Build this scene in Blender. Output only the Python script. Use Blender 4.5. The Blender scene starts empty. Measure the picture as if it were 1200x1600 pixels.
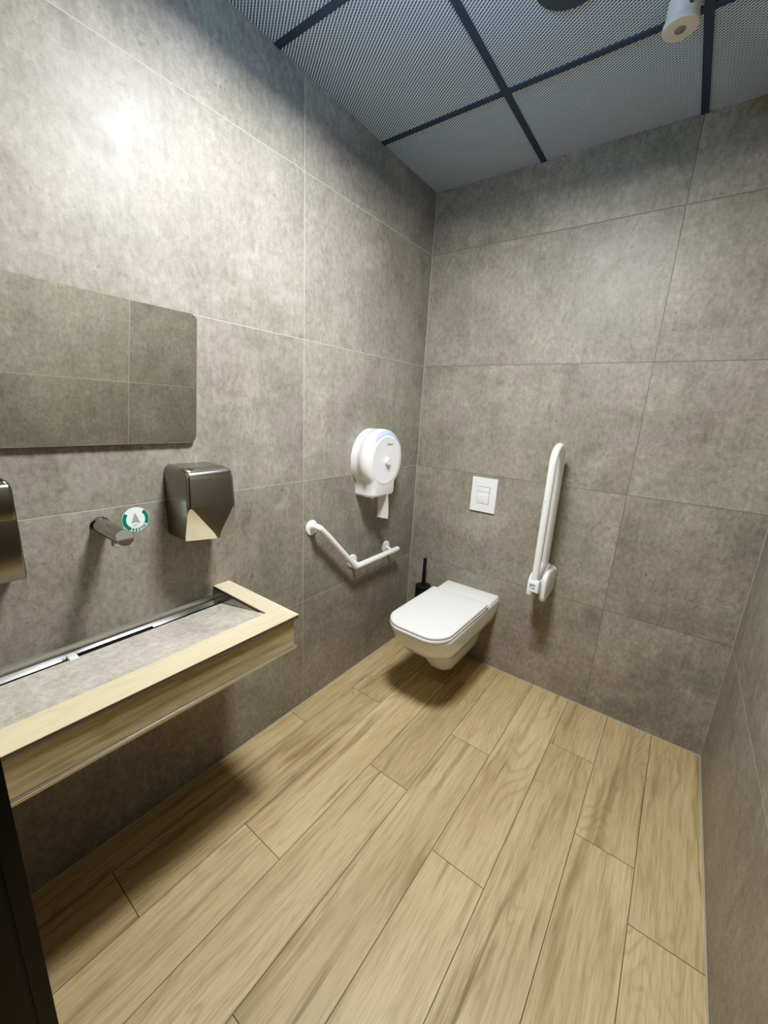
import bpy, bmesh, math, random
from mathutils import Vector, Matrix
random.seed(7)
SC = bpy.context.scene
COL = SC.collection
PI = math.pi
ZF = 0.0155            # floor level in the survey frame; everything is shifted so the floor is z = 0
H = 2.7068; W = 1.6958; YF = -2.150; YB = 0.0

# ------------------------------------------------------------------ materials
def new_mat(name):
    m = bpy.data.materials.new(name); m.use_nodes = True
    nt = m.node_tree; nt.nodes.clear()
    out = nt.nodes.new('ShaderNodeOutputMaterial'); b = nt.nodes.new('ShaderNodeBsdfPrincipled')
    nt.links.new(b.outputs[0], out.inputs[0])
    return m, nt, b
def N(nt, t, **kw):
    n = nt.nodes.new(t)
    for k, v in kw.items():
        if k in n.inputs.keys(): n.inputs[k].default_value = v
        else: setattr(n, k, v)
    return n
def L(nt, a, b): nt.links.new(a, b)
def math_n(nt, op, a, b=None, c=None, clamp=False):
    n = nt.nodes.new('ShaderNodeMath'); n.operation = op; n.use_clamp = clamp
    for i, v in enumerate((a, b, c)):
        if v is None: continue
        if isinstance(v, (int, float)): n.inputs[i].default_value = v
        else: L(nt, v, n.inputs[i])
    return n.outputs[0]
def mixc(nt, f, a, b, mode='MIX'):
    n = nt.nodes.new('ShaderNodeMix'); n.data_type = 'RGBA'; n.blend_type = mode
    for s, v in ((n.inputs[0], f), (n.inputs[6], a), (n.inputs[7], b)):
        if isinstance(v, (int, float)): s.default_value = v
        elif isinstance(v, tuple): s.default_value = (*v, 1)
        else: L(nt, v, s)
    return n.outputs[2]
def maprange(nt, v, a, b, c=0.0, d=1.0):
    n = nt.nodes.new('ShaderNodeMapRange'); L(nt, v, n.inputs[0])
    for i, x in enumerate((a, b, c, d)): n.inputs[i+1].default_value = x
    return n.outputs[0]
def scaled_uv(nt, sx, sy, src=None):
    mp = nt.nodes.new('ShaderNodeMapping'); mp.inputs['Scale'].default_value = (sx, sy, 1)
    if src is None:
        u = nt.nodes.new('ShaderNodeUVMap'); src = u.outputs[0]
    L(nt, src, mp.inputs[0]); return mp.outputs[0]
def noise(nt, vec, scale, detail=4, rough=.55, dist=0.0):
    n = nt.nodes.new('ShaderNodeTexNoise'); n.inputs['Scale'].default_value = scale
    n.inputs['Detail'].default_value = detail; n.inputs['Roughness'].default_value = rough
    n.inputs['Distortion'].default_value = dist
    L(nt, vec, n.inputs['Vector']); return n.outputs[0]
def bump(nt, b, h, strength=.2, dist=.002):
    n = nt.nodes.new('ShaderNodeBump'); n.inputs['Strength'].default_value = strength
    n.inputs['Distance'].default_value = dist; L(nt, h, n.inputs['Height']); L(nt, n.outputs[0], b.inputs['Normal'])

def concrete(name, tint=(1, 1, 1), gain=1.0, rough=.40):
    m, nt, b = new_mat(name)
    uv = scaled_uv(nt, 1, 1)
    blot = noise(nt, uv, 2.6, 7, .62, .35)
    mid = noise(nt, uv, 13, 6, .66, .2)
    streak = noise(nt, scaled_uv(nt, 9, 1.3), 2.2, 4, .6)
    fine = noise(nt, uv, 150, 4, .7)
    grain = noise(nt, scaled_uv(nt, 1, .55), 62, 5, .7)
    pits = noise(nt, scaled_uv(nt, 1, 1.2), 55, 4, .7)
    zone = noise(nt, uv, 6.5, 3, .55)
    hue = noise(nt, uv, 3.7, 3, .5, .4)
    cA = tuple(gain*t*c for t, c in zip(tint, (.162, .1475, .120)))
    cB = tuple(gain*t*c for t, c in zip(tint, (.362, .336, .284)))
    f = math_n(nt, 'ADD', math_n(nt, 'MULTIPLY', blot, .60), math_n(nt, 'MULTIPLY', mid, .34))
    f = math_n(nt, 'ADD', f, math_n(nt, 'MULTIPLY', streak, .22))
    f = maprange(nt, f, .42, .74)
    col = mixc(nt, f, cA, cB)
    col = mixc(nt, math_n(nt, 'MULTIPLY', maprange(nt, hue, .47, .60), .42), col, tuple(gain*c for c in (.278, .243, .212)))
    col = mixc(nt, math_n(nt, 'MULTIPLY', maprange(nt, hue, .50, .38), .42), col, tuple(gain*c for c in (.232, .228, .180)))
    p = math_n(nt, 'MULTIPLY', maprange(nt, pits, .56, .70), maprange(nt, zone, .40, .62))
    col = mixc(nt, math_n(nt, 'MULTIPLY', p, .62), col, tuple(gain*c for c in (.085, .075, .06)))
    g = math_n(nt, 'MULTIPLY', maprange(nt, fine, .3, .7, .88, 1.12), maprange(nt, grain, .33, .67, .79, 1.19))
    at = N(nt, 'ShaderNodeAttribute', attribute_name='rnd')
    g = math_n(nt, 'MULTIPLY', g, maprange(nt, at.outputs['Fac'], 0, 1, .93, 1.06))
    cc = nt.nodes.new('ShaderNodeVectorMath'); cc.operation = 'SCALE'
    L(nt, col, cc.inputs[0]); L(nt, g, cc.inputs['Scale'])
    L(nt, cc.outputs[0], b.inputs['Base Color'])
    L(nt, maprange(nt, mid, .3, .7, rough-.03, rough+.12), b.inputs['Roughness'])
    b.inputs['Specular IOR Level'].default_value = .30
    bump(nt, b, math_n(nt, 'SUBTRACT', mid, math_n(nt, 'MULTIPLY', p, .5)), .10, .002)
    return m

def wood(name, light, mid, dark, rough=.42, amount=1.0):
    """UV: x across the board, y along it, in metres"""
    m, nt, b = new_mat(name)
    # bend the grain sideways so that no line runs dead straight
    u0 = N(nt, 'ShaderNodeUVMap'); sp = N(nt, 'ShaderNodeSeparateXYZ'); L(nt, u0.outputs[0], sp.inputs[0])
    bend = noise(nt, scaled_uv(nt, 5, 2.0), 1.0, 3, .5)
    # knots pull the grain round themselves
    vo = N(nt, 'ShaderNodeTexVoronoi'); vo.inputs['Scale'].default_value = 1.0
    L(nt, scaled_uv(nt, 4.2, 1.25), vo.inputs['Vector'])
    kd = vo.outputs['Distance']
    pull = math_n(nt, 'MULTIPLY', maprange(nt, kd, .0, .24, 1, 0), .026)
    nx = math_n(nt, 'ADD', math_n(nt, 'ADD', sp.outputs[0], math_n(nt, 'MULTIPLY', bend, .026)), pull)
    cb = N(nt, 'ShaderNodeCombineXYZ'); L(nt, nx, cb.inputs[0]); L(nt, sp.outputs[1], cb.inputs[1])
    W_ = cb.outputs[0]
    def suv(a, c): return scaled_uv(nt, a, c, W_)
    warp = noise(nt, suv(6.0, .9), 1.0, 2, .5, .4)
    rings = math_n(nt, 'SINE', math_n(nt, 'MULTIPLY', warp, 130))
    rings = math_n(nt, 'POWER', maprange(nt, rings, -.3, 1.0), 2.4)
    fib = noise(nt, suv(210, 9.0), 1.0, 5, .7)
    fib2 = noise(nt, suv(55, 2.2), 1.0, 5, .65)
    stre = noise(nt, suv(15, 1.1), 1.0, 4, .6, .5)
    crack = noise(nt, suv(40, 1.1), 1.0, 3, .55)
    tone = noise(nt, suv(5, 1.0), 1.0, 3, .5)
    zone = noise(nt, scaled_uv(nt, 6, 1.5), 1.3, 2, .5)
    c = mixc(nt, maprange(nt, tone, .34, .66), light, mid)
    rz = math_n(nt, 'MULTIPLY', rings, maprange(nt, zone, .44, .60))
    c = mixc(nt, math_n(nt, 'MULTIPLY', rz, .25*amount), c, dark)
    c = mixc(nt, math_n(nt, 'MULTIPLY', maprange(nt, fib2, .48, .70), .34*amount), c, dark)
    c = mixc(nt, math_n(nt, 'MULTIPLY', maprange(nt, stre, .53, .68), .60*amount), c, dark)
    c = mixc(nt, math_n(nt, 'MULTIPLY', maprange(nt, crack, .64, .70), .55*amount), c, tuple(x*.6 for x in dark))
    c = mixc(nt, math_n(nt, 'MULTIPLY', maprange(nt, fib, .46, .68), .36*amount), c, dark)
    c = mixc(nt, math_n(nt, 'MULTIPLY', maprange(nt, kd, .0, .07, 1, 0), .55*amount), c, tuple(x*.7 for x in dark))
    at = N(nt, 'ShaderNodeAttribute', attribute_name='rnd')
    cc = nt.nodes.new('ShaderNodeVectorMath'); cc.operation = 'SCALE'
    L(nt, c, cc.inputs[0]); L(nt, maprange(nt, at.outputs['Fac'], 0, 1, .93, 1.06), cc.inputs['Scale'])
    L(nt, cc.outputs[0], b.inputs['Base Color'])
    L(nt, maprange(nt, fib, .3, .7, rough-.05, rough+.10), b.inputs['Roughness'])
    b.inputs['Specular IOR Level'].default_value = .35
    bump(nt, b, fib, .06, .001)
    return m

def plain(name, col, rough=.5, metal=0.0, spec=.5, var=.04, scale=40, coat=0.0):
    m, nt, b = new_mat(name)
    tc = N(nt, 'ShaderNodeTexCoord')
    n = noise(nt, tc.outputs['Object'], scale, 3)
    c = mixc(nt, n, tuple(x*(1-var) for x in col), tuple(min(1, x*(1+var)) for x in col))
    L(nt, c, b.inputs['Base Color'])
    b.inputs['Roughness'].default_value = rough; b.inputs['Metallic'].default_value = metal
    b.inputs['Specular IOR Level'].default_value = spec; b.inputs['Coat Weight'].default_value = coat
    return m

def brushed(name, col, rough, sc=(4, 4, 300)):
    m, nt, b = new_mat(name)
    tc = N(nt, 'ShaderNodeTexCoord')
    mp = N(nt, 'ShaderNodeMapping'); mp.inputs['Scale'].default_value = sc
    L(nt, tc.outputs['Object'], mp.inputs[0])
    n = noise(nt, mp.outputs[0], 1.0, 4, .6)
    L(nt, mixc(nt, n, tuple(x*.97 for x in col), tuple(x*1.03 for x in col)), b.inputs['Base Color'])
    L(nt, maprange(nt, n, .3, .7, rough-.015, rough+.02), b.inputs['Roughness'])
    b.inputs['Metallic'].default_value = 1
    b.inputs['Anisotropic'].default_value = .4
    return m

def mesh_ceiling(name):
    m, nt, b = new_mat(name)
    u = N(nt, 'ShaderNodeUVMap'); sp = N(nt, 'ShaderNodeSeparateXYZ'); L(nt, u.outputs[0], sp.inputs[0])
    a, bb = .0183, .0056
    xa = math_n(nt, 'MULTIPLY', sp.outputs[0], 1/a); yb = math_n(nt, 'MULTIPLY', sp.outputs[1], 1/(2*bb))
    f1 = math_n(nt, 'PINGPONG', math_n(nt, 'ADD', xa, yb), .5)
    f2 = math_n(nt, 'PINGPONG', math_n(nt, 'SUBTRACT', xa, yb), .5)
    s1 = maprange(nt, f1, .30, .16); s2 = maprange(nt, f2, .20, .08)
    s = math_n(nt, 'MAXIMUM', s1, math_n(nt, 'MULTIPLY', s2, .40))
    big = noise(nt, u.outputs[0], 3, 3)
    sc = mixc(nt, big, (.70, .83, .98), (.76, .88, 1.0))
    L(nt, mixc(nt, s, (.10, .125, .175), sc), b.inputs['Base Color'])
    b.inputs['Roughness'].default_value = .55
    bump(nt, b, s, .5, .003)
    return m

M = {}
M['tile'] = concrete('concrete look porcelain tile')
M['tile_back'] = concrete('concrete look porcelain tile, back wall', (1, .995, .97), 1.06, .40)
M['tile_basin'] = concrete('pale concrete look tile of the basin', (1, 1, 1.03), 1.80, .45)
M['grout_edge_lit'] = plain('grout with painted edge light', (.50, .475, .41), .8)  # paleness paints the light caught by tile edges along the joints
M['grout_dark'] = plain('dark grey grout', (.145, .132, .108), .85)
M['grout_mid'] = plain('mid grey grout', (.30, .285, .245), .85)
M['grout_floor'] = plain('brown floor grout', (.085, .066, .042), .9)
M['bead'] = plain('light silicone bead', (.36, .34, .285), .6)
M['wood_floor'] = wood('oak look porcelain plank', (.61, .475, .268), (.505, .383, .207), (.21, .138, .064), .42, 1.15)
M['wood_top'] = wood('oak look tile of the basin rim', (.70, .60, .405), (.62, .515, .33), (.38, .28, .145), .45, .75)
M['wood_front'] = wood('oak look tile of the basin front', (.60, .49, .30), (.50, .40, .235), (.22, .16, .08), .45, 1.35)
M['ceiling_mesh'] = mesh_ceiling('expanded metal ceiling panel')
M['bar'] = plain('dark navy ceiling bar', (.040, .066, .110), .5)
M['black'] = plain('matt black', (.006, .006, .006), .45)
M['slot'] = plain('painted shade of the gap', (.002, .002, .002), .9)
M['door_black'] = plain('black painted door frame', (.0035, .0035, .0035), .38, spec=.35)
M['white'] = plain('white coated metal', (.86, .86, .84), .32, var=.01)
M['ceramic'] = plain('white glazed ceramic', (.88, .875, .86), .10, var=.008, coat=.3)
M['lid'] = plain('white seat plastic', (.87, .87, .86), .24, var=.008)
M['plastic'] = plain('white plastic', (.86, .86, .86), .30, var=.01)
M['plastic_blue'] = plain('blue tinted translucent plastic', (.44, .53, .74), .22, var=.02)
M['plastic_grey'] = plain('pale grey plastic', (.60, .60, .58), .4, var=.02)
M['plastic_dim'] = plain('off white plastic', (.64, .62, .55), .4, var=.02)
M['paper'] = plain('soft paper', (.78, .75, .68), .9, spec=.1)
M['steel'] = brushed('brushed stainless steel', (.33, .32, .29), .24, (6, 6, 90))
M['steel_v'] = brushed('brushed stainless steel, upright grain', (.19, .18, .155), .22, (120, 120, 6))
M['steel_facet'] = brushed('steel facet with painted gleam', (.80, .78, .72), .30, (60, 60, 4))  # paler copy of the cover steel, bright reflection put into the colour
M['steel_facet_grey'] = brushed('steel facet with painted lightness', (.62, .60, .55), .48, (60, 60, 4))  # lightened copy of the cover steel, stands in for reflected light
M['steel_gutter'] = brushed('stainless gutter steel', (.55, .545, .53), .28, (200, 4, 200))
M['bronze'] = plain('dark metal edging', (.15, .132, .10), .45, metal=.3)
M['chrome'] = plain('chrome', (.46, .455, .44), .10, metal=1, var=.01)
M['mirror'] = plain('mirror glass', (.76, .775, .72), .015, metal=1, var=.004)
M['mirror_edge'] = plain('dark mirror edge', (.10, .10, .09), .3)
M['green'] = plain('sticker green', (.0, .17, .115), .35)
M['green_dark'] = plain('dark green print', (.0, .075, .055), .5)
M['green_pale'] = plain('pale green print', (.38, .55, .49), .5)
M['mint'] = plain('mint print', (.55, .78, .68), .4)
M['sticker_white'] = plain('sticker white', (.80, .86, .83), .35)
M['teal'] = plain('teal print', (.03, .20, .26), .5)
M['blue_print'] = plain('blue print', (.16, .28, .48), .5)
M['lens'] = plain('grey sensor lens', (.20, .21, .20), .2)
M['navy_disc'] = plain('dark blue grey metal', (.052, .068, .098), .5)
M['stain'] = plain('brown stain', (.10, .075, .06), .8)

# ------------------------------------------------------------------ object helpers
def world(o):
    v = Vector((0, 0, 0))
    while o: v += o.location; o = o.parent
    return v
def obj(name, bm, mats, parent=None, smooth=True, angle=35, origin=None):
    """Link a bmesh (built in survey coordinates) as ONE mesh object."""
    bm.normal_update()
    me = bpy.data.meshes.new(name)
    if parent is not None: org = world(parent)
    elif origin is not None: org = Vector(origin) - Vector((0, 0, ZF))
    else:
        xs = [v.co for v in bm.verts]
        org = Vector(((min(c.x for c in xs)+max(c.x for c in xs))/2, (min(c.y for c in xs)+max(c.y for c in xs))/2, min(c.z for c in xs)-ZF))
    bmesh.ops.translate(bm, verts=bm.verts, vec=-org-Vector((0, 0, ZF)))
    bm.to_mesh(me); bm.free()
    if not isinstance(mats, (list, tuple)): mats = [mats]
    for m in mats: me.materials.append(m)
    if smooth:
        me.shade_smooth(); me.set_sharp_from_angle(angle=math.radians(angle))
    o = bpy.data.objects.new(name, me); COL.objects.link(o)
    if parent is not None: o.parent = parent
    else: o.location = org
    return o
def thing(name, label, cat, loc, group=None):
    o = bpy.data.objects.new(name, None); COL.objects.link(o)
    o.empty_display_size = .05
    o.location = Vector(loc) - Vector((0, 0, ZF)); o['label'] = label; o['category'] = cat
    if group: o['group'] = group
    return o
def tag(o, label, cat, group=None):
    o['label'] = label; o['category'] = cat
    if group: o['group'] = group
    return o
def struct(o): o['kind'] = 'structure'; return o

def B(): return bmesh.new()
def merge(dst, src, mat=None):
    if mat is not None:
        for f in src.faces: f.material_index = mat
    me = bpy.data.meshes.new('tmp'); src.to_mesh(me); src.free()
    dst.from_mesh(me); bpy.data.meshes.remove(me)
def box(dst, x0, x1, y0, y1, z0, z1, bevel=0, seg=2, mat=None):
    b = B(); bmesh.ops.create_cube(b, size=1)
    for v in b.verts:
        v.co = Vector((x0+(v.co.x+.5)*(x1-x0), y0+(v.co.y+.5)*(y1-y0), z0+(v.co.z+.5)*(z1-z0)))
    if bevel: bmesh.ops.bevel(b, geom=b.edges[:], offset=bevel, segments=seg, affect='EDGES', profile=.5)
    merge(dst, b, mat)
def loft(dst, rings, cap0=True, cap1=True, mat=None, closed=True):
    b = B(); R = [[b.verts.new(p) for p in r] for r in rings]
    n = len(R[0])
    for i in range(len(R)-1):
        for j in range(n if closed else n-1):
            k = (j+1) % n
            b.faces.new((R[i][j], R[i][k], R[i+1][k], R[i+1][j]))
    if cap0: b.faces.new(R[0][::-1])
    if cap1: b.faces.new(R[-1])
    bmesh.ops.recalc_face_normals(b, faces=b.faces)
    merge(dst, b, mat)
def tube(dst, pts, r, seg=18, cap=True, mat=None, round_end=False):
    pts = [Vector(p) for p in pts]
    rad = [r]*len(pts) if not isinstance(r, (list, tuple)) else list(r)
    if round_end:
        d0 = (pts[0]-pts[1]).normalized(); d1 = (pts[-1]-pts[-2]).normalized()
        R0, R1 = rad[0], rad[-1]
        pre = [pts[0]+d0*R0*math.sin(t)*.6 for t in (PI*.48, PI*.36, PI*.18)]; pr = [R0*math.cos(t) for t in (PI*.48, PI*.36, PI*.18)]
        post = [pts[-1]+d1*R1*math.sin(t)*.6 for t in (PI*.18, PI*.36, PI*.48)]; po = [R1*math.cos(t) for t in (PI*.18, PI*.36, PI*.48)]
        pts = pre+pts+post; rad = pr+rad+po
    rings = []; T = None; U = None
    for i, p in enumerate(pts):
        t = (pts[min(i+1, len(pts)-1)]-pts[max(i-1, 0)]).normalized()
        if U is None:
            U = t.orthogonal().normalized()
        else:
            U = (T.rotation_difference(t) @ U); U = (U - t*U.dot(t)).normalized()
        T = t; V = t.cross(U)
        rings.append([p + (U*math.cos(a)+V*math.sin(a))*rad[i] for a in (2*PI*k/seg for k in range(seg))])
    loft(dst, rings, cap, cap, mat)
def fillet(pts, r, seg=8):
    pts = [Vector(p) for p in pts]; out = [pts[0]]
    for i in range(1, len(pts)-1):
        a, p, c = pts[i-1], pts[i], pts[i+1]
        u = (a-p).normalized(); v = (c-p).normalized(); ang = u.angle(v)
        d = min(r/math.tan(ang/2), (a-p).length*.49, (c-p).length*.49); rr = d*math.tan(ang/2)
        cen = p + (u+v).normalized()*(rr/math.sin(ang/2))
        A = p+u*d - cen; Bq = p+v*d - cen; q = A.rotation_difference(Bq)
        from mathutils import Quaternion
        for k in range(seg+1): out.append(cen + Quaternion().slerp(q, k/seg) @ A)
    out.append(pts[-1]); return out
def disc_lathe(dst, c, axis, prof, seg=48, mat=None, cap0=True, cap1=True):
    """prof = [(radius, distance along axis)]"""
    c = Vector(c); ax = Vector(axis).normalized(); u = ax.orthogonal().normalized(); v = ax.cross(u)
    loft(dst, [[c+ax*h+(u*math.cos(2*PI*k/seg)+v*math.sin(2*PI*k/seg))*r for k in range(seg)] for r, h in prof], cap0, cap1, mat)
def rrect(w0, w1, h0, h1, r, seg=6):
    """rounded rectangle, ccw list of (a, b); r = one radius or 4: (--, +-, ++, -+)"""
    if not isinstance(r, (list, tuple)): r = (r,)*4
    P = []
    for (ca, cb, sa, rad) in ((w0, h0, PI, r[0]), (w1, h0, 1.5*PI, r[1]), (w1, h1, 0, r[2]), (w0, h1, .5*PI, r[3])):
        cx = ca+rad if ca == w0 else ca-rad; cy = cb+rad if cb == h0 else cb-rad
        for k in range(seg+1):
            t = sa+.5*PI*k/seg; P.append((cx+rad*math.cos(t), cy+rad*math.sin(t)))
    return P
def uv_layer(bm): return bm.loops.layers.uv.verify()
def text_bm(txt, size, bold=0.0):
    cu = bpy.data.curves.new('txt', 'FONT'); cu.body = txt; cu.size = size; cu.align_x = 'CENTER'; cu.offset = bold; cu.resolution_u = 3
    o = bpy.data.objects.new('txt', cu); COL.objects.link(o)
    dg = bpy.context.evaluated_depsgraph_get(); dg.update()
    me = bpy.data.meshes.new_from_object(o.evaluated_get(dg)); b = B(); b.from_mesh(me)
    bpy.data.objects.remove(o); bpy.data.curves.remove(cu); bpy.data.meshes.remove(me)
    return b

# ------------------------------------------------------------------ tiled surfaces
def tiled(name, P0, U, V, us_rows, vs, nrm, gap, mats, back=.10, swap=False, rec=.0005, beads=()):
    """us_rows: for every band between vs[i], vs[i+1] the list of u joints. Tiles are islands on a recessed grout bed, all in one mesh."""
    P0, U, V, nrm = Vector(P0), Vector(U), Vector(V), Vector(nrm)
    bm = B(); uv = uv_layer(bm); rn = bm.verts.layers.float.new('rnd')
    umin = min(r[0] for r in us_rows); umax = max(r[-1] for r in us_rows)
    def quad(pts, mi, uvs=None, r=0):
        vv = [bm.verts.new(p) for p in pts]
        for v in vv: v[rn] = r
        f = bm.faces.new(vv); f.material_index = mi
        if f.normal.length == 0: f.normal_update()
        for l, t in zip(f.loops, uvs or [(0, 0)]*4): l[uv].uv = t
        return f
    def pt(u, v, d=0): return P0+U*u+V*v-nrm*d
    e = .1
    # grout bed slab
    c = [pt(umin, vs[0], rec), pt(umax, vs[0], rec), pt(umax, vs[-1], rec), pt(umin, vs[-1], rec)]
    d = [pt(umin, vs[0], back), pt(umax, vs[0], back), pt(umax, vs[-1], back), pt(umin, vs[-1], back)]
    quad(c, 1); quad(d[::-1], 1)
    for i in range(4): j = (i+1) % 4; quad([c[j], c[i], d[i], d[j]], 1)
    for ri, row in enumerate(us_rows):
        for i in range(len(row)-1):
            g = gap/2
            u0 = row[i] + (g if i else 0); u1 = row[i+1] - (g if i < len(row)-2 else 0)
            v0 = vs[ri] + (g if ri else 0); v1 = vs[ri+1] - (g if ri < len(vs)-2 else 0)
            ou, ov, r = random.uniform(0, 30), random.uniform(0, 30), random.random()
            uvs = [(a+ou, b_+ov) for a, b_ in ((u0, v0), (u1, v0), (u1, v1), (u0, v1))]
            if swap: uvs = [(b_, a) for a, b_ in uvs]
            T = [pt(u0, v0), pt(u1, v0), pt(u1, v1), pt(u0, v1)]
            S = [pt(u0, v0, rec), pt(u1, v0, rec), pt(u1, v1, rec), pt(u0, v1, rec)]
            quad(T, 0, uvs, r)
            for k in range(4):
                j = (k+1) % 4; quad([T[j], T[k], S[k], S[j]], 0, [uvs[j], uvs[k], uvs[k], uvs[j]], r)
    bmesh.ops.recalc_face_normals(bm, faces=bm.faces)
    # islands are open: make sure every tile face looks into the room
    for f in bm.faces:
        if abs(f.normal.dot(nrm)) > .9 and (f.calc_center_median()-P0).dot(nrm) > -rec*1.5 and f.normal.dot(nrm) < 0: f.normal_flip()
    for pts, r in beads:      # silicone beads along the edges of this surface
        tube(bm, pts, r, 8, mat=2)
    return struct(obj(name, bm, mats, smooth=False))

ZS = [ZF, .6, 1.2, 1.8, 2.4, H]
tiled('wall_left', (0, 0, 0), (0, -1, 0), (0, 0, 1), [[-.1, .9696, 2.169, 2.35]]*5, ZS, (1, 0, 0), .0026, [M['tile'], M['grout_edge_lit'], M['bead']], beads=[([(0, 0, ZF), (0, YF, ZF)], .0025), ([(0, 0, ZF), (0, 0, H)], .0026)])
tiled('wall_back', (0, 0, 0), (1, 0, 0), (0, 0, 1), [[0, 1.1813, W+.1]]*5, ZS, (0, -1, 0), .0026, [M['tile_back'], M['grout_dark'], M['bead']], beads=[([(0, .0, ZF), (W, .0, ZF)], .0035)])
tiled('wall_right', (W, 0, 0), (0, -1, 0), (0, 0, 1), [[-.1, .9893, 2.189, 2.35]]*5, ZS, (-1, 0, 0), .0026, [M['tile'], M['grout_edge_lit'], M['bead']], beads=[([(W, 0, ZF), (W, YF, ZF)], .0035), ([(W, 0, ZF), (W, 0, H)], .0016)])
# front wall with the doorway the camera stands in
XJ0, XJ1, ZD = .55, 1.60, 2.10
bm = B()
for (x0, x1, z0, z1) in ((-.1, XJ0, ZF, H), (XJ1, W+.1, ZF, H), (XJ0, XJ1, ZD+ZF, H)):
    box(bm, x0, x1, YF-.20, YF, z0, z1)
uv = uv_layer(bm)
for f in bm.faces:
    for l in f.loops: l[uv].uv = (l.vert.co.x, l.vert.co.z)
struct(obj('wall_front', bm, M['tile'], smooth=False))
# black door frame: two jambs and a head with a shadow groove
def jamb(bm, x0, x1, y0, y1, z0, z1, side):
    # stepped profile extruded upwards, the groove runs up the reveal
    g = .004
    a = x1 if side > 0 else x0; b = x0 if side > 0 else x1; s = -g*side
    prof = [(b, y1), (a, y1), (a, YF-.018), (a+s, YF-.0185), (a+s, YF-.0225), (a, YF-.023), (a, y0), (b, y0)]
    loft(bm, [[(x, y, z0) for x, y in prof], [(x, y, z1) for x, y in prof]])
XL = .632
bm = B(); jamb(bm, XJ0, XL, YF-.20, -2.1442, ZF, ZD+ZF, 1)
bm2 = B(); jamb(bm2, XJ1-.04, XJ1, YF-.20, -2.1442, ZF, ZD+ZF, -1)
bm3 = B(); box(bm3, XL, XJ1-.04, YF-.20, -2.1442, ZD+ZF-.045, ZD+ZF, .002)
struct(obj('trim_1', bm, M['door_black'], smooth=False)); struct(obj('trim_2', bm2, M['door_black'], smooth=False)); struct(obj('trim_3', bm3, M['door_black'], smooth=False))

# floor: oak look planks in running bond
PX = [0] + [.1172+.1972*k for k in range(8)] + [W]
PJ = [-1.051, -.707, -1.538, -1.040, -.652, -1.178, -.385, -.783, -.982]
rows = []
for j in PJ:
    c = -j % 1.197; rows.append([0] + [c+1.197*k for k in range(3) if c+1.197*k < 3.0] + [3.05])
tiled('floor', (0, 0, ZF), (0, -1, 0), (1, 0, 0), rows, PX, (0, 0, 1), .0024, [M['wood_floor'], M['grout_floor']], back=.12, swap=True)

# ceiling: expanded metal panels; bars hang a few millimetres lower
bm = B(); box(bm, -.1, W+.1, YF-.2, .1, H, H+.12)
uv = uv_layer(bm)
for f in bm.faces:
    for l in f.loops: l[uv].uv = (l.vert.co.x, l.vert.co.y)
struct(obj('ceiling', bm, M['ceiling_mesh'], smooth=False))
n = 4
for axis, pos in (('x', -.500), ('x', -1.098), ('x', -1.696), ('y', .577), ('y', 1.181)):
    b_ = B(); w = .0125
    if axis == 'x': box(b_, 0, W, pos-w, pos+w, H-.004, H+.004, .001)
    else: box(b_, pos-w, pos+w, YF, 0, H-.0045, H+.004, .001)
    struct(obj('trim_%d' % n, b_, M['bar'], smooth=False)); n += 1
# ------------------------------------------------------------------ ceiling fittings
t = thing('presence_detector', 'white round presence detector with grey lens hanging under a dark ceiling bar', 'sensor', (1.125, -.565, H-.002))
bm = B(); disc_lathe(bm, (1.125, -.565, H-.004), (0, 0, -1), [(.041, 0), (.041, .050), (.040, .052)]); obj('housing', bm, M['plastic_dim'], t)
bm = B(); disc_lathe(bm, (1.125, -.565, H-.054), (0, 0, -1), [(.040, 0), (.0445, .001), (.0455, .004), (.0455, .013), (.043, .0165), (.030, .0175), (.016, .0175)]); obj('sensor_ring', bm, M['plastic_dim'], t)
bm = B(); disc_lathe(bm, (1.125, -.565, H-.0714), (0, 0, -1), [(.0145, 0), (.0145, .0006), (.011, .0022), (.005, .0032), (.001, .0035)]); o = obj('lens', bm, M['lens'], t); o['label'] = 'grey domed lens'
bm = B(); bmesh.ops.create_uvsphere(bm, u_segments=12, v_segments=8, radius=.006)
for v in bm.verts: v.co = Vector((1.125, -.565, H-.035)) + Vector((v.co.x+.041*math.cos(-1.05), v.co.y+.041*math.sin(-1.05), v.co.z*1.1))
o = obj('stain', bm, M['stain'], t); o['label'] = 'small brown stain'
t = thing('ceiling_speaker', 'round dark blue grey disc set in the middle of a ceiling panel', 'ceiling fitting', (.872, -.803, H))
bm = B(); disc_lathe(bm, (.872, -.803, H), (0, 0, -1), [(.098, -.004), (.098, .003), (.094, .005), (.088, .004)]); obj('frame', bm, M['navy_disc'], t)
bm = B(); disc_lathe(bm, (.872, -.803, H), (0, 0, -1), [(.090, .003), (.089, .0046), (.03, .0056), (.001, .0058)]); obj('grille', bm, M['navy_disc'], t)

# ------------------------------------------------------------------ mirror
t = thing('wall_mirror', 'frameless rounded rectangular mirror hung above the tap', 'mirror', (.0, -1.75, 1.387))
# the mirror leans out at the top, as mirrors in accessible washrooms do
mz0, mz1 = 1.390, 1.789
def lean(x, z): return x + .050*(z-mz0)/(mz1-mz0)
def mring(x, e, r): return [(lean(x, b), a, b) for a, b in rrect(-2.072+e, -1.472-e, mz0+e, mz1-e, r, 8)]
bm = B(); loft(bm, [mring(.0085, .001, .021), mring(.009, 0, .022), mring(.0135, 0, .022), mring(.0148, .0012, .021)])
obj('glass', bm, M['mirror'], t, angle=20)
bm = B(); P = [(0, 1.43), (lean(.009, 1.43), 1.43), (lean(.009, 1.75), 1.75), (0, 1.75)]
loft(bm, [[(x, y, z) for x, z in P] for y in (-2.02, -1.52)]); obj('backing', bm, M['mirror_edge'], t, smooth=False)

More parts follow.
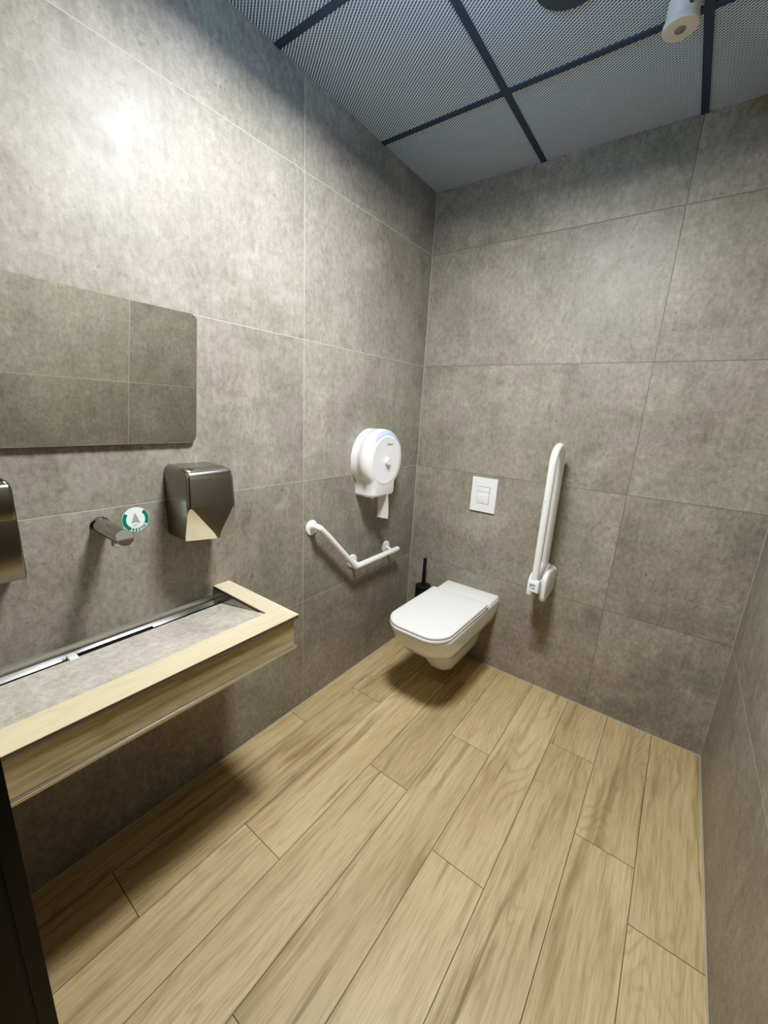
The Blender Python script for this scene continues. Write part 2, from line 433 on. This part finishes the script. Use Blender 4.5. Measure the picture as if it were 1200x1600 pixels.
# ------------------------------------------------------------------ soap dispenser (left edge)
t = thing('soap_dispenser', 'brushed steel box dispenser left of the tap, cut off by the picture edge', 'dispenser', (0, -2.045, 1.075))
def stack_box(bm, secs, r=.008, seg=5, mat=None):
    """secs: (z, depth, y0, y1) -> rounded in plan, back against the wall"""
    loft(bm, [[(a, b, z) for a, b in rrect(0.0, d, y0, y1, (.001, r, r, .001), seg)] for z, d, y0, y1 in secs], mat=mat)
bm = B(); stack_box(bm, [(1.076, .088, -2.103, -1.987), (1.073, .096, -2.109, -1.982), (1.082, .101, -2.110, -1.980), (1.221, .101, -2.110, -1.980), (1.2257, .1003, -2.1095, -1.9805)], .006)
obj('body', bm, M['steel_v'], t)
bm = B(); stack_box(bm, [(1.2263, .1008, -2.1095, -1.9805), (1.228, .102, -2.110, -1.980), (1.302, .102, -2.110, -1.980), (1.313, .097, -2.108, -1.982), (1.321, .086, -2.104, -1.986), (1.325, .070, -2.098, -1.992)], .008)
obj('lid', bm, M['steel_v'], t, angle=60)
bm = B(); box(bm, .0995, .1022, -2.046, -2.028, 1.108, 1.135, .0012); o = obj('level_window', bm, M['black'], t); o['label'] = 'black level window'

# ------------------------------------------------------------------ tap and sticker
TY, TZ = -1.779, 1.151
t = thing('wall_tap', 'chrome cylindrical spout tap sticking out of the wall below the mirror', 'tap', (0, TY, TZ))
bm = B(); disc_lathe(bm, (0, TY, TZ), (1, 0, 0), [(.0275, 0), (.0275, .003), (.0262, .0045), (.022, .0046)]); obj('wall_flange', bm, M['chrome'], t)
seg = 40; TL = .174; r = .0230
def ring(x, rr, cut=0): return [(x - cut*max(0, rr*math.sin(2*PI*k/seg)+.004), TY+rr*math.cos(2*PI*k/seg), TZ+rr*math.sin(2*PI*k/seg)) for k in range(seg)]
bm = B()
loft(bm, [ring(0, r), ring(.03, r), ring(.08, r), ring(.12, r), ring(TL-.001, r, .38), ring(TL, r-.001, .38)], cap1=False)
# end face with a horizontal crease: upper half sloped, lower half upright
b2 = B(); up = [Vector(p) for p in ring(TL, r-.001, .38)]
vs_ = [b2.verts.new(p) for p in up]
hi = [k for k in range(seg) if (up[k].z-TZ) > -.0045]; hi.sort(key=lambda k: -up[k].y)
lo = [k for k in range(seg) if k not in hi]
hi_cyc = [k for k in list(range(-4, 26)) if (k % seg) in hi]
b2.faces.new([vs_[k % seg] for k in hi_cyc])
a0, a1 = hi_cyc[0] % seg, hi_cyc[-1] % seg
b2.faces.new([vs_[k % seg] for k in range(a1, a0+seg+1 if a0 < a1 else a0+1)])
bmesh.ops.recalc_face_normals(b2, faces=b2.faces)
for f in b2.faces:
    if f.normal.x < 0: f.normal_flip()
merge(bm, b2)
obj('spout', bm, M['chrome'], t, angle=25)
bm = B(); disc_lathe(bm, (.104, TY, TZ-r+.003), (0, 0, -1), [(.012, 0), (.012, .016), (.011, .0175), (.008, .0175), (.0075, .012)]); obj('aerator', bm, M['chrome'], t)
SY, SZ, SR = -1.681, 1.151, .040
t = thing('round_sticker', 'round green and white printed sticker on the wall just right of the tap', 'sticker', (0, SY, SZ))
bm = B(); disc_lathe(bm, (0, SY, SZ), (1, 0, 0), [(SR, -.0004), (SR, .0006)]); obj('backing', bm, M['mint'], t)
def sector(bm, r0, r1, a0, a1, x, n_=24, mat=None):
    b_ = B(); P = []
    for k in range(n_+1):
        a = math.radians(a0+(a1-a0)*k/n_); P.append([b_.verts.new((x, SY+q*math.cos(a), SZ+q*math.sin(a))) for q in (r0, r1)])
    for k in range(n_): b_.faces.new((P[k][0], P[k][1], P[k+1][1], P[k+1][0]))
    merge(bm, b_, mat)
bm = B(); sector(bm, .0278, .0388, -30, 48, .0009); obj('green_band', bm, M['green'], t, smooth=False)
bm = B(); sector(bm, .0278, .0388, 142, 236, .0009); obj('green_band', bm, M['green'], t, smooth=False)
bm = B(); sector(bm, .0275, .0390, 48, 142, .0009); obj('pale_band', bm, M['sticker_white'], t, smooth=False)
bm = B(); disc_lathe(bm, (0, SY, SZ), (1, 0, 0), [(.0278, .0004), (.0278, .0011)]); obj('centre', bm, M['sticker_white'], t)
bm = B()   # striped pine tree
for k in range(9):
    z = SZ+.0185-.0034*k; w = .0022+.0013*k
    b_ = B(); vv = []
    for (a, zz) in ((-w, -.0014), (0, -.0004), (w, -.0014), (w, .0004), (0, .0014), (-w, .0004)): vv.append(b_.verts.new((.00135, SY+a-.001, z+zz)))
    b_.faces.new(vv); merge(bm, b_, 0)
for (a, b__, w, h, mi) in ((-.006, -.0165, .006, .0012, 1), (.008, -.0125, .005, .0016, 1), (-.003, -.0195, .004, .0011, 0), (.004, -.0185, .006, .0009, 1)):
    b_ = B(); b_.faces.new([b_.verts.new((.00135, SY+a+q*w, SZ+b__+s*h)) for q, s in ((-1, -1), (1, -.2), (1, 1), (-1, .2))]); merge(bm, b_, mi)
obj('tree_emblem', bm, [M['green_dark'], M['green_pale']], t, smooth=False)
bm = B()
for i, ch in enumerate('PRESTO'):
    a = math.radians(-122+i*15.2)
    b_ = text_bm(ch, .0105, .0004)
    rot = a+PI/2
    for v in b_.verts:
        u, w = v.co.x, v.co.y-.0036
        rr = .0338
        yy = rr*math.cos(a)+u*math.cos(rot)-w*math.sin(rot); zz = rr*math.sin(a)+u*math.sin(rot)+w*math.cos(rot)
        v.co = Vector((.0014, SY+yy, SZ+zz))
    merge(bm, b_)
obj('lettering', bm, M['green_dark'], t, smooth=False)

# ------------------------------------------------------------------ hand dryer
t = thing('hand_dryer', 'brushed steel hand dryer with faceted front above the right end of the basin', 'hand dryer', (0, -1.505, 1.08))
y0, y1 = -1.584, -1.419
def dsec(z, d, e=0, rr=.014): return [(a, b, z) for a, b in rrect(0, d, y0+e, y1-e, (.001, rr, rr, .001), 6)]
bm = B(); loft(bm, [dsec(1.0805, .146, .005), dsec(1.0835, .150, .002), dsec(1.10, .1515, .001), dsec(1.20, .152, -.002), dsec(1.285, .150, .001), dsec(1.303, .146, .003), dsec(1.312, .137, .007), dsec(1.3175, .122, .013), dsec(1.3195, .10, .02)])
# the two lower front corners are cut off by slanted planes; each cut shows as a bright facet
tipz = 1.081; ymid = (y0+y1)/2+.012
cuts = [((.153, y0+.001, 1.210), (.151, ymid, tipz), (.110, y0, 1.083)), ((.153, y1-.001, 1.206), (.151, ymid, tipz), (.138, y1, 1.086))]
caps = []
for A, Bq, Cq in cuts:
    A, Bq, Cq = Vector(A), Vector(Bq), Vector(Cq)
    nn = (Bq-A).cross(Cq-A).normalized()
    if nn.x < 0: nn = -nn
    rs = bmesh.ops.bisect_plane(bm, geom=bm.verts[:]+bm.edges[:]+bm.faces[:], plane_co=A, plane_no=nn, clear_outer=True, dist=1e-6)
    ed = [e for e in rs['geom_cut'] if isinstance(e, bmesh.types.BMEdge)]
    bmesh.ops.holes_fill(bm, edges=ed, sides=0)
    vs_ = []
    for e in ed:
        for v in e.verts:
            if all((v.co-q).length > 1e-5 for q in vs_): vs_.append(v.co.copy())
    cen = sum(vs_, Vector())/len(vs_); ua = (vs_[0]-cen).normalized(); va = nn.cross(ua)
    vs_.sort(key=lambda q: math.atan2((q-cen).dot(va), (q-cen).dot(ua)))
    caps.append((vs_, nn))
bmesh.ops.recalc_face_normals(bm, faces=bm.faces)
obj('cover', bm, M['steel'], t, angle=40)
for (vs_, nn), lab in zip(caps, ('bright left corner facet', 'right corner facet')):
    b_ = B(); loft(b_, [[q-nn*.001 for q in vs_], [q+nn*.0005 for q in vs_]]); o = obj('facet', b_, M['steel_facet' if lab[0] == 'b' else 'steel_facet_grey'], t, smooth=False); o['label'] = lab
bm = B(); disc_lathe(bm, (.128, y0+.028, 1.3148), (.3, 0, 1), [(.0035, -.001), (.0035, .0012), (.001, .0014)], 14); o = obj('screw', bm, M['black'], t)
bm = B(); box(bm, .03, .10, y0+.045, y1-.045, 1.076, 1.082, .001); obj('air_outlet', bm, M['black'], t)

# ------------------------------------------------------------------ basin
YL = -2.142; YR = -1.362; ZT = .838; XFR = .410; XI = .322; YI = -1.431
t = thing('wall_basin', 'long wall-hung basin clad in oak look and concrete look tile with a steel gutter', 'sink', (.2, -1.75, .71))
def uvmap(bm, fn):
    uv = uv_layer(bm)
    for f in bm.faces:
        for l in f.loops: l[uv].uv = fn(l.vert.co)
bm = B()
prof = [(XI, YL), (XFR, YL), (XFR, YR), (XI, YI)]
loft(bm, [[(x, y, ZT-.0022) for x, y in prof], [(x, y, ZT) for x, y in prof]])
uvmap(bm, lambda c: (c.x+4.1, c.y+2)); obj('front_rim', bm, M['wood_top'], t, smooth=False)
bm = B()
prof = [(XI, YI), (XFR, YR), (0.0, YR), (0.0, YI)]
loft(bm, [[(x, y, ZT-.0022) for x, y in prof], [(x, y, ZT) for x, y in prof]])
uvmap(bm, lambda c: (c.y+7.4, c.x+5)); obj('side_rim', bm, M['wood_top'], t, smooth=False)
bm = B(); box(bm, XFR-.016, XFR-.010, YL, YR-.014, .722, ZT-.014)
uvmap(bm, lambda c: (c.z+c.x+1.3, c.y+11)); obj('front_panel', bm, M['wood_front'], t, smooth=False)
bm = B(); box(bm, 0, XFR-.011, YR-.022, YR-.016, .722, ZT-.010)
uvmap(bm, lambda c: (c.z+3.3, c.x+c.y+17)); obj('end_panel', bm, M['wood_front'], t, smooth=False)
bm = B(); P = [(XI, YL), (XFR-.001, YL), (XFR-.001, YR-.001), (0, YR-.001), (0, YI), (XI, YI)]
loft(bm, [[(x, y, ZT-.0145) for x, y in P], [(x, y, ZT-.0022) for x, y in P]]); o = obj('edge_trim', bm, M['bronze'], t, smooth=False); o['label'] = 'dark metal edge strip'
bm = B(); box(bm, XFR-.030, XFR-.0045, YL, YR-.004, .7180, .7208, .0006); o = obj('lower_trim', bm, M['steel_gutter'], t); o['label'] = 'bright metal edge strip'
bm = B(); box(bm, 0, XFR-.004, YL, YR-.006, .708, .718, .0012)
uvmap(bm, lambda c: (c.x+c.z+21, c.y+9)); obj('underside_board', bm, M['wood_front'], t, smooth=False)
bm = B()
P = [(.057, .785), (XI, ZT-.003), (XI, ZT-.014), (.057, .773)]
loft(bm, [[(x, YL, z) for x, z in P], [(x, YI, z) for x, z in P]])
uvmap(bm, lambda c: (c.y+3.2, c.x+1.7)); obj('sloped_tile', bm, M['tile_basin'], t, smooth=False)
bm = B()
P = [(0, .765), (0, ZT-.010), (XI+.004, ZT-.010), (XI+.004, ZT-.016), (.052, .765)]
loft(bm, [[(x, YI, z) for x, z in P], [(x, YI-.0025, z) for x, z in P]]); o = obj('side_plate', bm, M['steel'], t, smooth=False); o['label'] = 'brushed steel side cheek'
bm = B()   # stainless gutter with a drain slot
zg = .777
loft(bm, [[(x, YL, z) for x, z in ((0, zg-.004), (0, .802), (.003, .803), (.0045, .800), (.0075, zg+.003), (.012, zg), (.021, zg), (.021, zg-.004))],
          [(x, YI-.0026, z) for x, z in ((0, zg-.004), (0, .802), (.003, .803), (.0045, .800), (.0075, zg+.003), (.012, zg), (.021, zg), (.021, zg-.004))]])
for a, b_ in ((YL, -1.893), (-1.672, YI-.0026)): box(bm, .021, .034, a, b_, zg-.004, zg)
gut = obj('gutter', bm, M['steel_gutter'], t, angle=30)
bm = B(); box(bm, .0205, .0345, -1.893, -1.672, zg-.010, zg-.007); obj('drain_slot_shade', bm, M['slot'], gut)  # black strip paints the deep shade inside the slot
bm = B(); box(bm, .030, .0660, -1.915, -1.893, zg, .7900, .0012); box(bm, .030, .036, -1.925, -1.915, zg, .786, .001); o = obj('clip', bm, M['plastic'], gut); o['label'] = 'small white clip'

# ------------------------------------------------------------------ jumbo paper dispenser
CY, CZ = -.4985, 1.272
t = thing('paper_dispenser', 'white round jumbo toilet paper dispenser mounted above the angled grab bar', 'dispenser', (0, CY, 1.08))
RY, RZ = .1525, .160
CZB = 1.276
def outline(s_, e=0, sub=72):
    """upright oval with a squared foot"""
    ry, rz = RY*s_, RZ*s_
    yl, yr, zb = CY-.106-e, CY+.092+e, 1.083-e*.6
    def cut(y): return math.atan2(-math.sqrt(max(0, 1-((y-CY)/ry)**2))*.985, (y-CY)/ry)
    a0, a1 = cut(yl), cut(yr); P = []
    for k in range(sub+1):
        a = a1+(a0+2*PI-a1)*k/sub; P.append((CY+ry*math.cos(a), CZB+rz*math.sin(a)))
    rr = .018
    for k in range(7):
        q = PI+.5*PI*k/6; P.append((yl+rr+rr*math.cos(q), zb+rr+rr*math.sin(q)))
    for k in range(7):
        q = 1.5*PI+.5*PI*k/6; P.append((yr-rr+rr*math.cos(q), zb+rr+rr*math.sin(q)))
    return P
bm = B(); loft(bm, [[(x, a, b) for a, b in outline(r, e)] for x, r, e in ((0, .985, 0), (.03, .990, 0), (.055, .995, 0), (.0555, 1.0, .001), (.085, .998, .001), (.100, .985, -.002), (.109, .955, -.005), (.115, .915, -.010), (.119, .87, -.016), (.121, .83, -.022))])
case = obj('case', bm, M['plastic'], t, angle=60)
CYF = CY-.006
bm = B(); loft(bm, [[(x, CYF+RY*r*math.cos(2*PI*k/72), CZB+RZ*r*math.sin(2*PI*k/72)) for k in range(72)] for r, x in ((.81, .1195), (.80, .1212), (.78, .1222), (.75, .1228), (.72, .1220), (.30, .1228), (.15, .1228))]); obj('front_cover', bm, M['plastic'], t, angle=60)
def band(r0, r1, x0, x1, a0, a1, k_=30):
    b_ = B(); R = []
    for k in range(k_+1):
        a = math.radians(a0+(a1-a0)*k/k_); s = min(1, 4.0*min(k, k_-k)/k_)
        m_ = (r0+r1)/2; h = (r1-r0)/2*max(.02, math.sqrt(s))
        xm = (x0+x1)/2; hx = (x1-x0)/2*max(.02, math.sqrt(s))
        R.append([b_.verts.new((x, CY+RY*q*math.cos(a), CZB+RZ*q*math.sin(a))) for q, x in ((m_-h, xm+hx), (m_, xm+.0042), (m_+h, xm-hx))])
    for k in range(k_):
        for j in range(2): b_.faces.new((R[k][j], R[k][j+1], R[k+1][j+1], R[k+1][j]))
    bmesh.ops.recalc_face_normals(b_, faces=b_.faces)
    for f in b_.faces:
        if f.normal.x < 0: f.normal_flip()
    return b_
o = obj('window', band(.835, .975, .1065, .1218, 22, 150), M['plastic_blue'], t); o['label'] = 'blue tinted crescent window'
bm = B(); disc_lathe(bm, (.1218, CY-.004, CZ), (1, 0, 0), [(.0245, 0), (.0245, .0012), (.0190, .0014), (.0185, .0145), (.0170, .0165), (.006, .017), (.001, .017)], 40); obj('knob', bm, M['plastic'], t)
bm = B(); tube(bm, [(.094, CY-.078, 1.082), (.094, CY-.078, 1.104)], [.008, .009], 16, round_end=True); obj('latch', bm, M['plastic'], t)
bm = B()   # small teal maker's mark: a ring and a row of strokes
b_ = B(); ly, lz = CY-.002, CZ+.088
for k in range(20):
    a, c = 2*PI*k/20, 2*PI*(k+1)/20
    b_.faces.new([b_.verts.new((.1235, ly+q*math.cos(g), lz+q*math.sin(g))) for q, g in ((.0042, a), (.0065, a), (.0065, c), (.0042, c))])
merge(bm, b_)
for i in range(5):
    yy = ly+.0115+i*.0072; b_ = B()
    b_.faces.new([b_.verts.new((.1235, yy+a, lz+c)) for a, c in ((-.0024, -.0042), (.0024, -.0042), (.0024, .0042), (-.0024, .0042))]); merge(bm, b_)
obj('brand_mark', bm, M['teal'], t, smooth=False)
# the hanging end of the paper
bm = B(); R = []
for k in range(13):
    q = k/12; z = 1.100-.148*q; yy = -.478+.010*math.sin(q*PI*.9)+.012*q*q
    R.append((yy, z))
th = .0006
loft(bm, [[(.046+.006*(1-q), y-th, z-.004*q), (.122, y-th, z), (.122, y+th, z), (.046+.006*(1-q), y+th, z-.004*q)] for (y, z), q in zip(R, [k/12 for k in range(13)])])
o = tag(obj('toilet_paper', bm, M['paper']), 'strip of white toilet paper hanging out of the round dispenser', 'toilet paper')

# ------------------------------------------------------------------ angled grab bar on the left wall
t = thing('grab_bar', 'white angled grab bar fixed to the left wall below the paper dispenser', 'grab bar', (0, -.61, .70))
XB = .056
pA, pB, pC = (-.930, .988), (-.645, .703), (-.249, .708)
path = fillet([(.004, -.922, .972), (XB, -.925, .983), (XB, -.80, .8665)], .014, 8)[:-1] + fillet([(XB, -.86, .9225), (XB, pB[0], pB[1]), (XB, pC[0], pC[1])], .035, 10)
bm = B(); tube(bm, path, .0158, 20, round_end=True); obj('rail', bm, M['white'], t)
for (fy, fz, post) in ((-.919, .968, 0), (-.612, .714, 1), (-.300, .720, 2)):
    bm = B(); disc_lathe(bm, (0, fy, fz), (1, 0, 0), [(.037, 0), (.037, .004), (.035, .007), (.030, .0085), (.014, .009)]); fl = obj('flange', bm, M['white'], t)
    if post == 1:
        bm = B(); tube(bm, [(.008, fy, fz), (XB, fy-.012, fz-.002)], .010, 16); obj('post', bm, M['white'], fl)
    if post == 2:
        bm = B(); tube(bm, [(.008, fy, fz), (XB, fy, fz-.011)], .008, 16); obj('post', bm, M['white'], fl)

# ------------------------------------------------------------------ flush plate
t = thing('flush_plate', 'white square-edged dual flush plate on the back wall above the toilet', 'flush plate', (.472, 0, .984))
px0, px1, pz0, pz1 = .397, .549, .984, 1.183; hx0, hx1, hz0, hz1 = .434, .509, 1.030, 1.132
def frame_xz(bm, o_, i_, y0, y1):
    rings = []
    for (q, y) in ((o_, y0), (o_, y1), (i_, y1), (i_, y0)):
        rings.append([(q[0], y, q[2]), (q[1], y, q[2]), (q[1], y, q[3]), (q[0], y, q[3])])
    loft(bm, rings, False, False)
    loft(bm, [rings[3], rings[0]], False, False)
bm = B(); frame_xz(bm, (px0, px1, pz0, pz1), (hx0, hx1, hz0, hz1), .0005, -.011)
bmesh.ops.recalc_face_normals(bm, faces=bm.faces); bmesh.ops.remove_doubles(bm, verts=bm.verts, dist=1e-5)
obj('plate', bm, M['plastic'], t, smooth=False)
bm = B(); box(bm, hx0-.001, hx1+.001, -.004, 0, hz0-.001, hz1+.001); o = obj('recess', bm, M['mirror_edge'], t)
bm = B(); box(bm, hx0+.0006, hx1-.0032, -.0112, -.003, 1.0990, hz1-.0030, .0008); o = obj('flush_button', bm, M['plastic'], t); o['label'] = 'small upper button'
bm = B(); box(bm, hx0+.0006, hx1-.0032, -.0112, -.003, hz0+.0022, 1.0975, .0008); o = obj('flush_button', bm, M['plastic'], t); o['label'] = 'large lower button'
bm = B(); box(bm, .466, .478, -.0115, -.0110, 1.0355, 1.0405); obj('maker_mark', bm, M['plastic_grey'], o)

# ------------------------------------------------------------------ fold-up support rail
t = thing('drop_down_rail', 'white looped support rail folded upright on the back wall, right of the toilet', 'support rail', (.88, 0, .56))
XR = .880; ya, yb = -.222, -.068; rr = (yb-ya)/2; zc = 1.330
path = [(XR, ya, .700), (XR, ya, .80), (XR, ya, 1.0), (XR, ya, 1.2)] + [(XR, (ya+yb)/2-rr*math.cos(PI*k/16), zc+rr*math.sin(PI*k/16)) for k in range(17)] + [(XR, yb, 1.2), (XR, yb, 1.0), (XR, yb, .8), (XR, yb, .69)]
bm = B(); tube(bm, path, .0170, 22); obj('rail', bm, M['white'], t)
bm = B(); disc_lathe(bm, (XR-.004, ya-.0162, 1.15), (0, -1, 0), [(.004, 0), (.004, .0012), (.0005, .0014)], 12); obj('screw', bm, M['plastic_grey'], t)
bm = B()
P = [(-.246, .735), (-.236, .748), (-.216, .735), (-.15, .735), (-.09, .785), (-.05, .79), (-.03, .74), (-.05, .685), (-.10, .664), (-.16, .664), (-.225, .676), (-.244, .684)]
Q = [(a*.985-.002, b) for a, b in P]
loft(bm, [[(XR-.026, a, b) for a, b in Q], [(XR-.0225, a, b) for a, b in P], [(XR+.0225, a, b) for a, b in P], [(XR+.026, a, b) for a, b in Q]])
obj('pivot_block', bm, M['white'], t, angle=50)
bm = B(); b_ = B()
box(bm, XR-.018, XR+.016, -.2468, -.2440, .688, .733)
obj('label_plate', bm, M['sticker_white'], t)
bm = B(); box(bm, XR-.014, XR+.011, -.2472, -.2466, .718, .726); box(bm, XR-.004, XR+.011, -.2472, -.2466, .702, .709); box(bm, XR-.014, XR-.008, -.2472, -.2466, .706, .718); obj('printed_mark', bm, M['blue_print'], t)
def cheek(x0, x1, zlo, zhi, dep):
    b_ = B()
    P = []
    for (a, c, q0, q1, r_) in ((-dep+.045, zlo+.035, PI, 1.5*PI, 1), (-.004, zlo+.02, 1.5*PI, 1.5*PI, 0), (-.004, zhi-.02, 0, 0, 0), (-dep+.06, zhi-.05, .5*PI, PI, 2)):
        if r_ == 0: P.append((0.0 if a > -.01 else a, c)); continue
        ra, rc = (.045, .035) if r_ == 1 else (.06, .05)
        for k in range(8): q = q0+(q1-q0)*k/7; P.append((a+ra*math.cos(q), c+rc*math.sin(q)))
    cy_ = sum(p[0] for p in P)/len(P); cz_ = sum(p[1] for p in P)/len(P)
    S = lambda f: [(min(0, cy_+(a-cy_)*f), cz_+(b-cz_)*f) for a, b in P]
    e = (x1-x0)*.25
    loft(b_, [[(x, a, b) for a, b in S(f)] for x, f in ((x0, .88), (x0+e*.5, .96), (x0+e, 1), (x1-e, 1), (x1-e*.5, .96), (x1, .88))])
    return b_
obj('side_cheek', cheek(.9030, .9290, .610, .775, .188), M['white'], t, angle=60)
obj('side_cheek', cheek(.8310, .8570, .605, .745, .160), M['white'], t, angle=60)
bm = B(); loft(bm, [[(a, y, b) for a, b in rrect(.832, .930, .625, .765, .02)] for y in (0, -.012)]); obj('wall_bracket', bm, M['white'], t)
bm = B(); tube(bm, [(.845, -.070, .700), (.915, -.070, .700)], .011, 16); obj('hinge_pin', bm, M['plastic_dim'], t)

# ------------------------------------------------------------------ toilet
TX = .466
t = thing('wall_hung_toilet', 'white long wall-hung toilet with its lid closed', 'toilet', (TX, -.35, .10))
def plan(hw, f, z, rf, yb_=0.0, bulge=.010, taper=0.0, rb=.004, seg=12):
    """rounded plan: square at the wall, generous corners at the front, slightly bowed front edge"""
    P = []
    pts = rrect(-hw, hw, f, yb_, (rf, rf, rb, rb), seg)
    for a, b in pts:
        s = max(0, (yb_-b)/(yb_-f)) if yb_ != f else 0
        aa = a*(1-taper*s); q = 1-(a/hw)**2
        P.append((TX+aa, b-bulge*q*(s**6), z))
    return P
bm = B()
loft(bm, [plan(.085, -.420, .245, .06), plan(.104, -.455, .262, .075), plan(.122, -.505, .285, .09), plan(.141, -.568, .312, .10), plan(.156, -.620, .342, .11), plan(.1665, -.653, .378, .115), plan(.1725, -.673, .413, .112), plan(.1755, -.684, .445, .108), plan(.177, -.690, .465, .105), plan(.176, -.691, .474, .104), plan(.172, -.687, .4785, .10), plan(.160, -.675, .479, .09)])
obj('bowl', bm, M['ceramic'], t, angle=60)
bm = B()
loft(bm, [plan(.030, -.270, .098, .03, -.02), plan(.052, -.325, .103, .045, -.01), plan(.064, -.368, .120, .055), plan(.072, -.405, .150, .06), plan(.079, -.436, .190, .065), plan(.088, -.468, .235, .07), plan(.098, -.492, .275, .08), plan(.10, -.50, .30, .08)])
obj('outlet_hump', bm, M['ceramic'], t, angle=60)
bm = B()   # raised deck at the wall
secs = []
for y, zt, hw in ((-.178, .4805, .150), (-.165, .4850, .166), (-.140, .4905, .1720), (-.100, .4925, .1735), (-.045, .4935, .1740), (-.010, .4930, .1740), (0, .4915, .1735)):
    r_ = min(.012, (zt-.462)*.45)
    secs.append([(TX+a, y, b) for a, b in rrect(-hw, hw, .462, zt, (.001, .001, r_, r_), 5)])
# slight crown across the deck
secs = [[(x, y, z+.0075*(1-((x-TX)/.175)**2)*max(0, min(1, (y+.18)/.08)) if z > .475 else z) for x, y, z in s] for s in secs]
loft(bm, secs); obj('cistern_deck', bm, M['ceramic'], t, angle=60)
def lidplan(hw, f, z, rf, yb_): return plan(hw, f, z, rf, yb_, .012, .02, .014)
bm = B(); loft(bm, [lidplan(.172, -.694, .4800, .098, -.196), lidplan(.1775, -.700, .4820, .104, -.192), lidplan(.1785, -.701, .4900, .105, -.190), lidplan(.1765, -.699, .4940, .103, -.191), lidplan(.170, -.69, .4945, .098, -.196)]); obj('seat', bm, M['lid'], t, angle=60)
bm = B(); loft(bm, [lidplan(.168, -.688, .4958, .096, -.186), lidplan(.1745, -.6965, .4968, .101, -.180), lidplan(.1770, -.6990, .5000, .104, -.178), lidplan(.1770, -.6990, .5065, .104, -.178), lidplan(.1745, -.6965, .5105, .102, -.180), lidplan(.168, -.689, .5128, .097, -.186), lidplan(.150, -.668, .5140, .08, -.2), lidplan(.05, -.5, .5150, .03, -.3)]); obj('lid', bm, M['lid'], t, angle=60)
for s in (-1, 1):
    bm = B(); tube(bm, [(TX+s*.140, -.188, .4905), (TX+s*.1785, -.188, .4905)], .0085, 16, round_end=True); obj('hinge', bm, M['chrome'], t)
bm = B()
for i in range(7): box(bm, TX+.012+i*.005, TX+.0155+i*.005, -.024, -.020, .4970, .4982)
obj('maker_mark', bm, M['plastic_grey'], t)

# ------------------------------------------------------------------ toilet brush, half hidden behind the toilet
hx, hy = .163, -.080
t = thing('brush_holder', 'black toilet brush holder on the back wall, half hidden behind the toilet', 'brush holder', (hx, 0, .24))
bm = B(); disc_lathe(bm, (hx, hy, .23), (0, 0, 1), [(.044, 0), (.048, .002), (.049, .006), (.049, .200), (.046, .201), (.045, .02)], 40, cap1=True); obj('cup', bm, M['black'], t)
bm = B(); box(bm, hx-.014, hx+.014, -.036, .001, .36, .40, .002); obj('bracket', bm, M['black'], t)
t = thing('toilet_brush', 'black toilet brush with a straight round handle standing in its black holder', 'toilet brush', (hx, hy, .26))
bm = B(); tube(bm, [(hx, hy, .30), (hx, hy, .626)], .0115, 24); obj('handle', bm, M['black'], t)
bm = B(); disc_lathe(bm, (hx, hy, .4315), (0, 0, 1), [(.0485, 0), (.0495, .001), (.0495, .009), (.047, .011), (.013, .0135)], 40); obj('cap', bm, M['black'], t)
bm = B(); disc_lathe(bm, (hx, hy, .26), (0, 0, 1), [(.012, 0), (.030, .006), (.034, .04), (.028, .08), (.010, .088)], 24); obj('brush_head', bm, M['black'], t)

# ------------------------------------------------------------------ light
def area(name, loc, size, power, col, rot=(0, 0, 0), shape='DISK', spread=PI):
    l = bpy.data.lights.new(name, 'AREA'); l.shape = shape; l.size = size; l.energy = power; l.color = col; l.spread = spread
    o = bpy.data.objects.new(name, l); COL.objects.link(o); o.location = Vector(loc)-Vector((0, 0, ZF)); o.rotation_euler = rot; return o
area('downlight', (.77, -1.30, H-.115), .36, 55, (1.0, .985, .945), spread=math.radians(179))
l = bpy.data.lights.new('ceiling_glow_fill', 'POINT'); l.energy = 11.0; l.color = (.40, .64, 1.0); l.shadow_soft_size = .04  # added blue fill lamp, imitates the glow and bloom on the ceiling
o = bpy.data.objects.new('ceiling_glow_fill', l); COL.objects.link(o); o.location = (.77, -1.30, H-ZF-.10)
wd = bpy.data.worlds.new('world'); SC.world = wd; wd.use_nodes = True
wd.node_tree.nodes['Background'].inputs[0].default_value = (.95, .97, 1, 1); wd.node_tree.nodes['Background'].inputs[1].default_value = .05

# ------------------------------------------------------------------ camera
cam = bpy.data.cameras.new('camera'); co = bpy.data.objects.new('camera', cam); COL.objects.link(co)
co.location = (1.363797, -2.213357, 1.530890-ZF); co.rotation_euler = (1.323264, -.053109, .641107)
cam.sensor_fit = 'VERTICAL'; cam.sensor_height = 36; cam.lens = 629.4336/1600*36; cam.clip_start = .02
SC.camera = co
SC.view_settings.view_transform = 'Standard'; SC.view_settings.look = 'None'
cm = SC.view_settings; cm.use_curve_mapping = True
cv = cm.curve_mapping.curves[3]
for x, y in ((.02, .012), (.08, .072), (.30, .315), (.70, .69)): cv.points.new(x, y)
cv.points[-1].location = (1.0, .90)
cm.curve_mapping.extend = 'EXTRAPOLATED'; cm.curve_mapping.update()
SC.view_settings.exposure = 0.0; SC.view_settings.gamma = 1.0
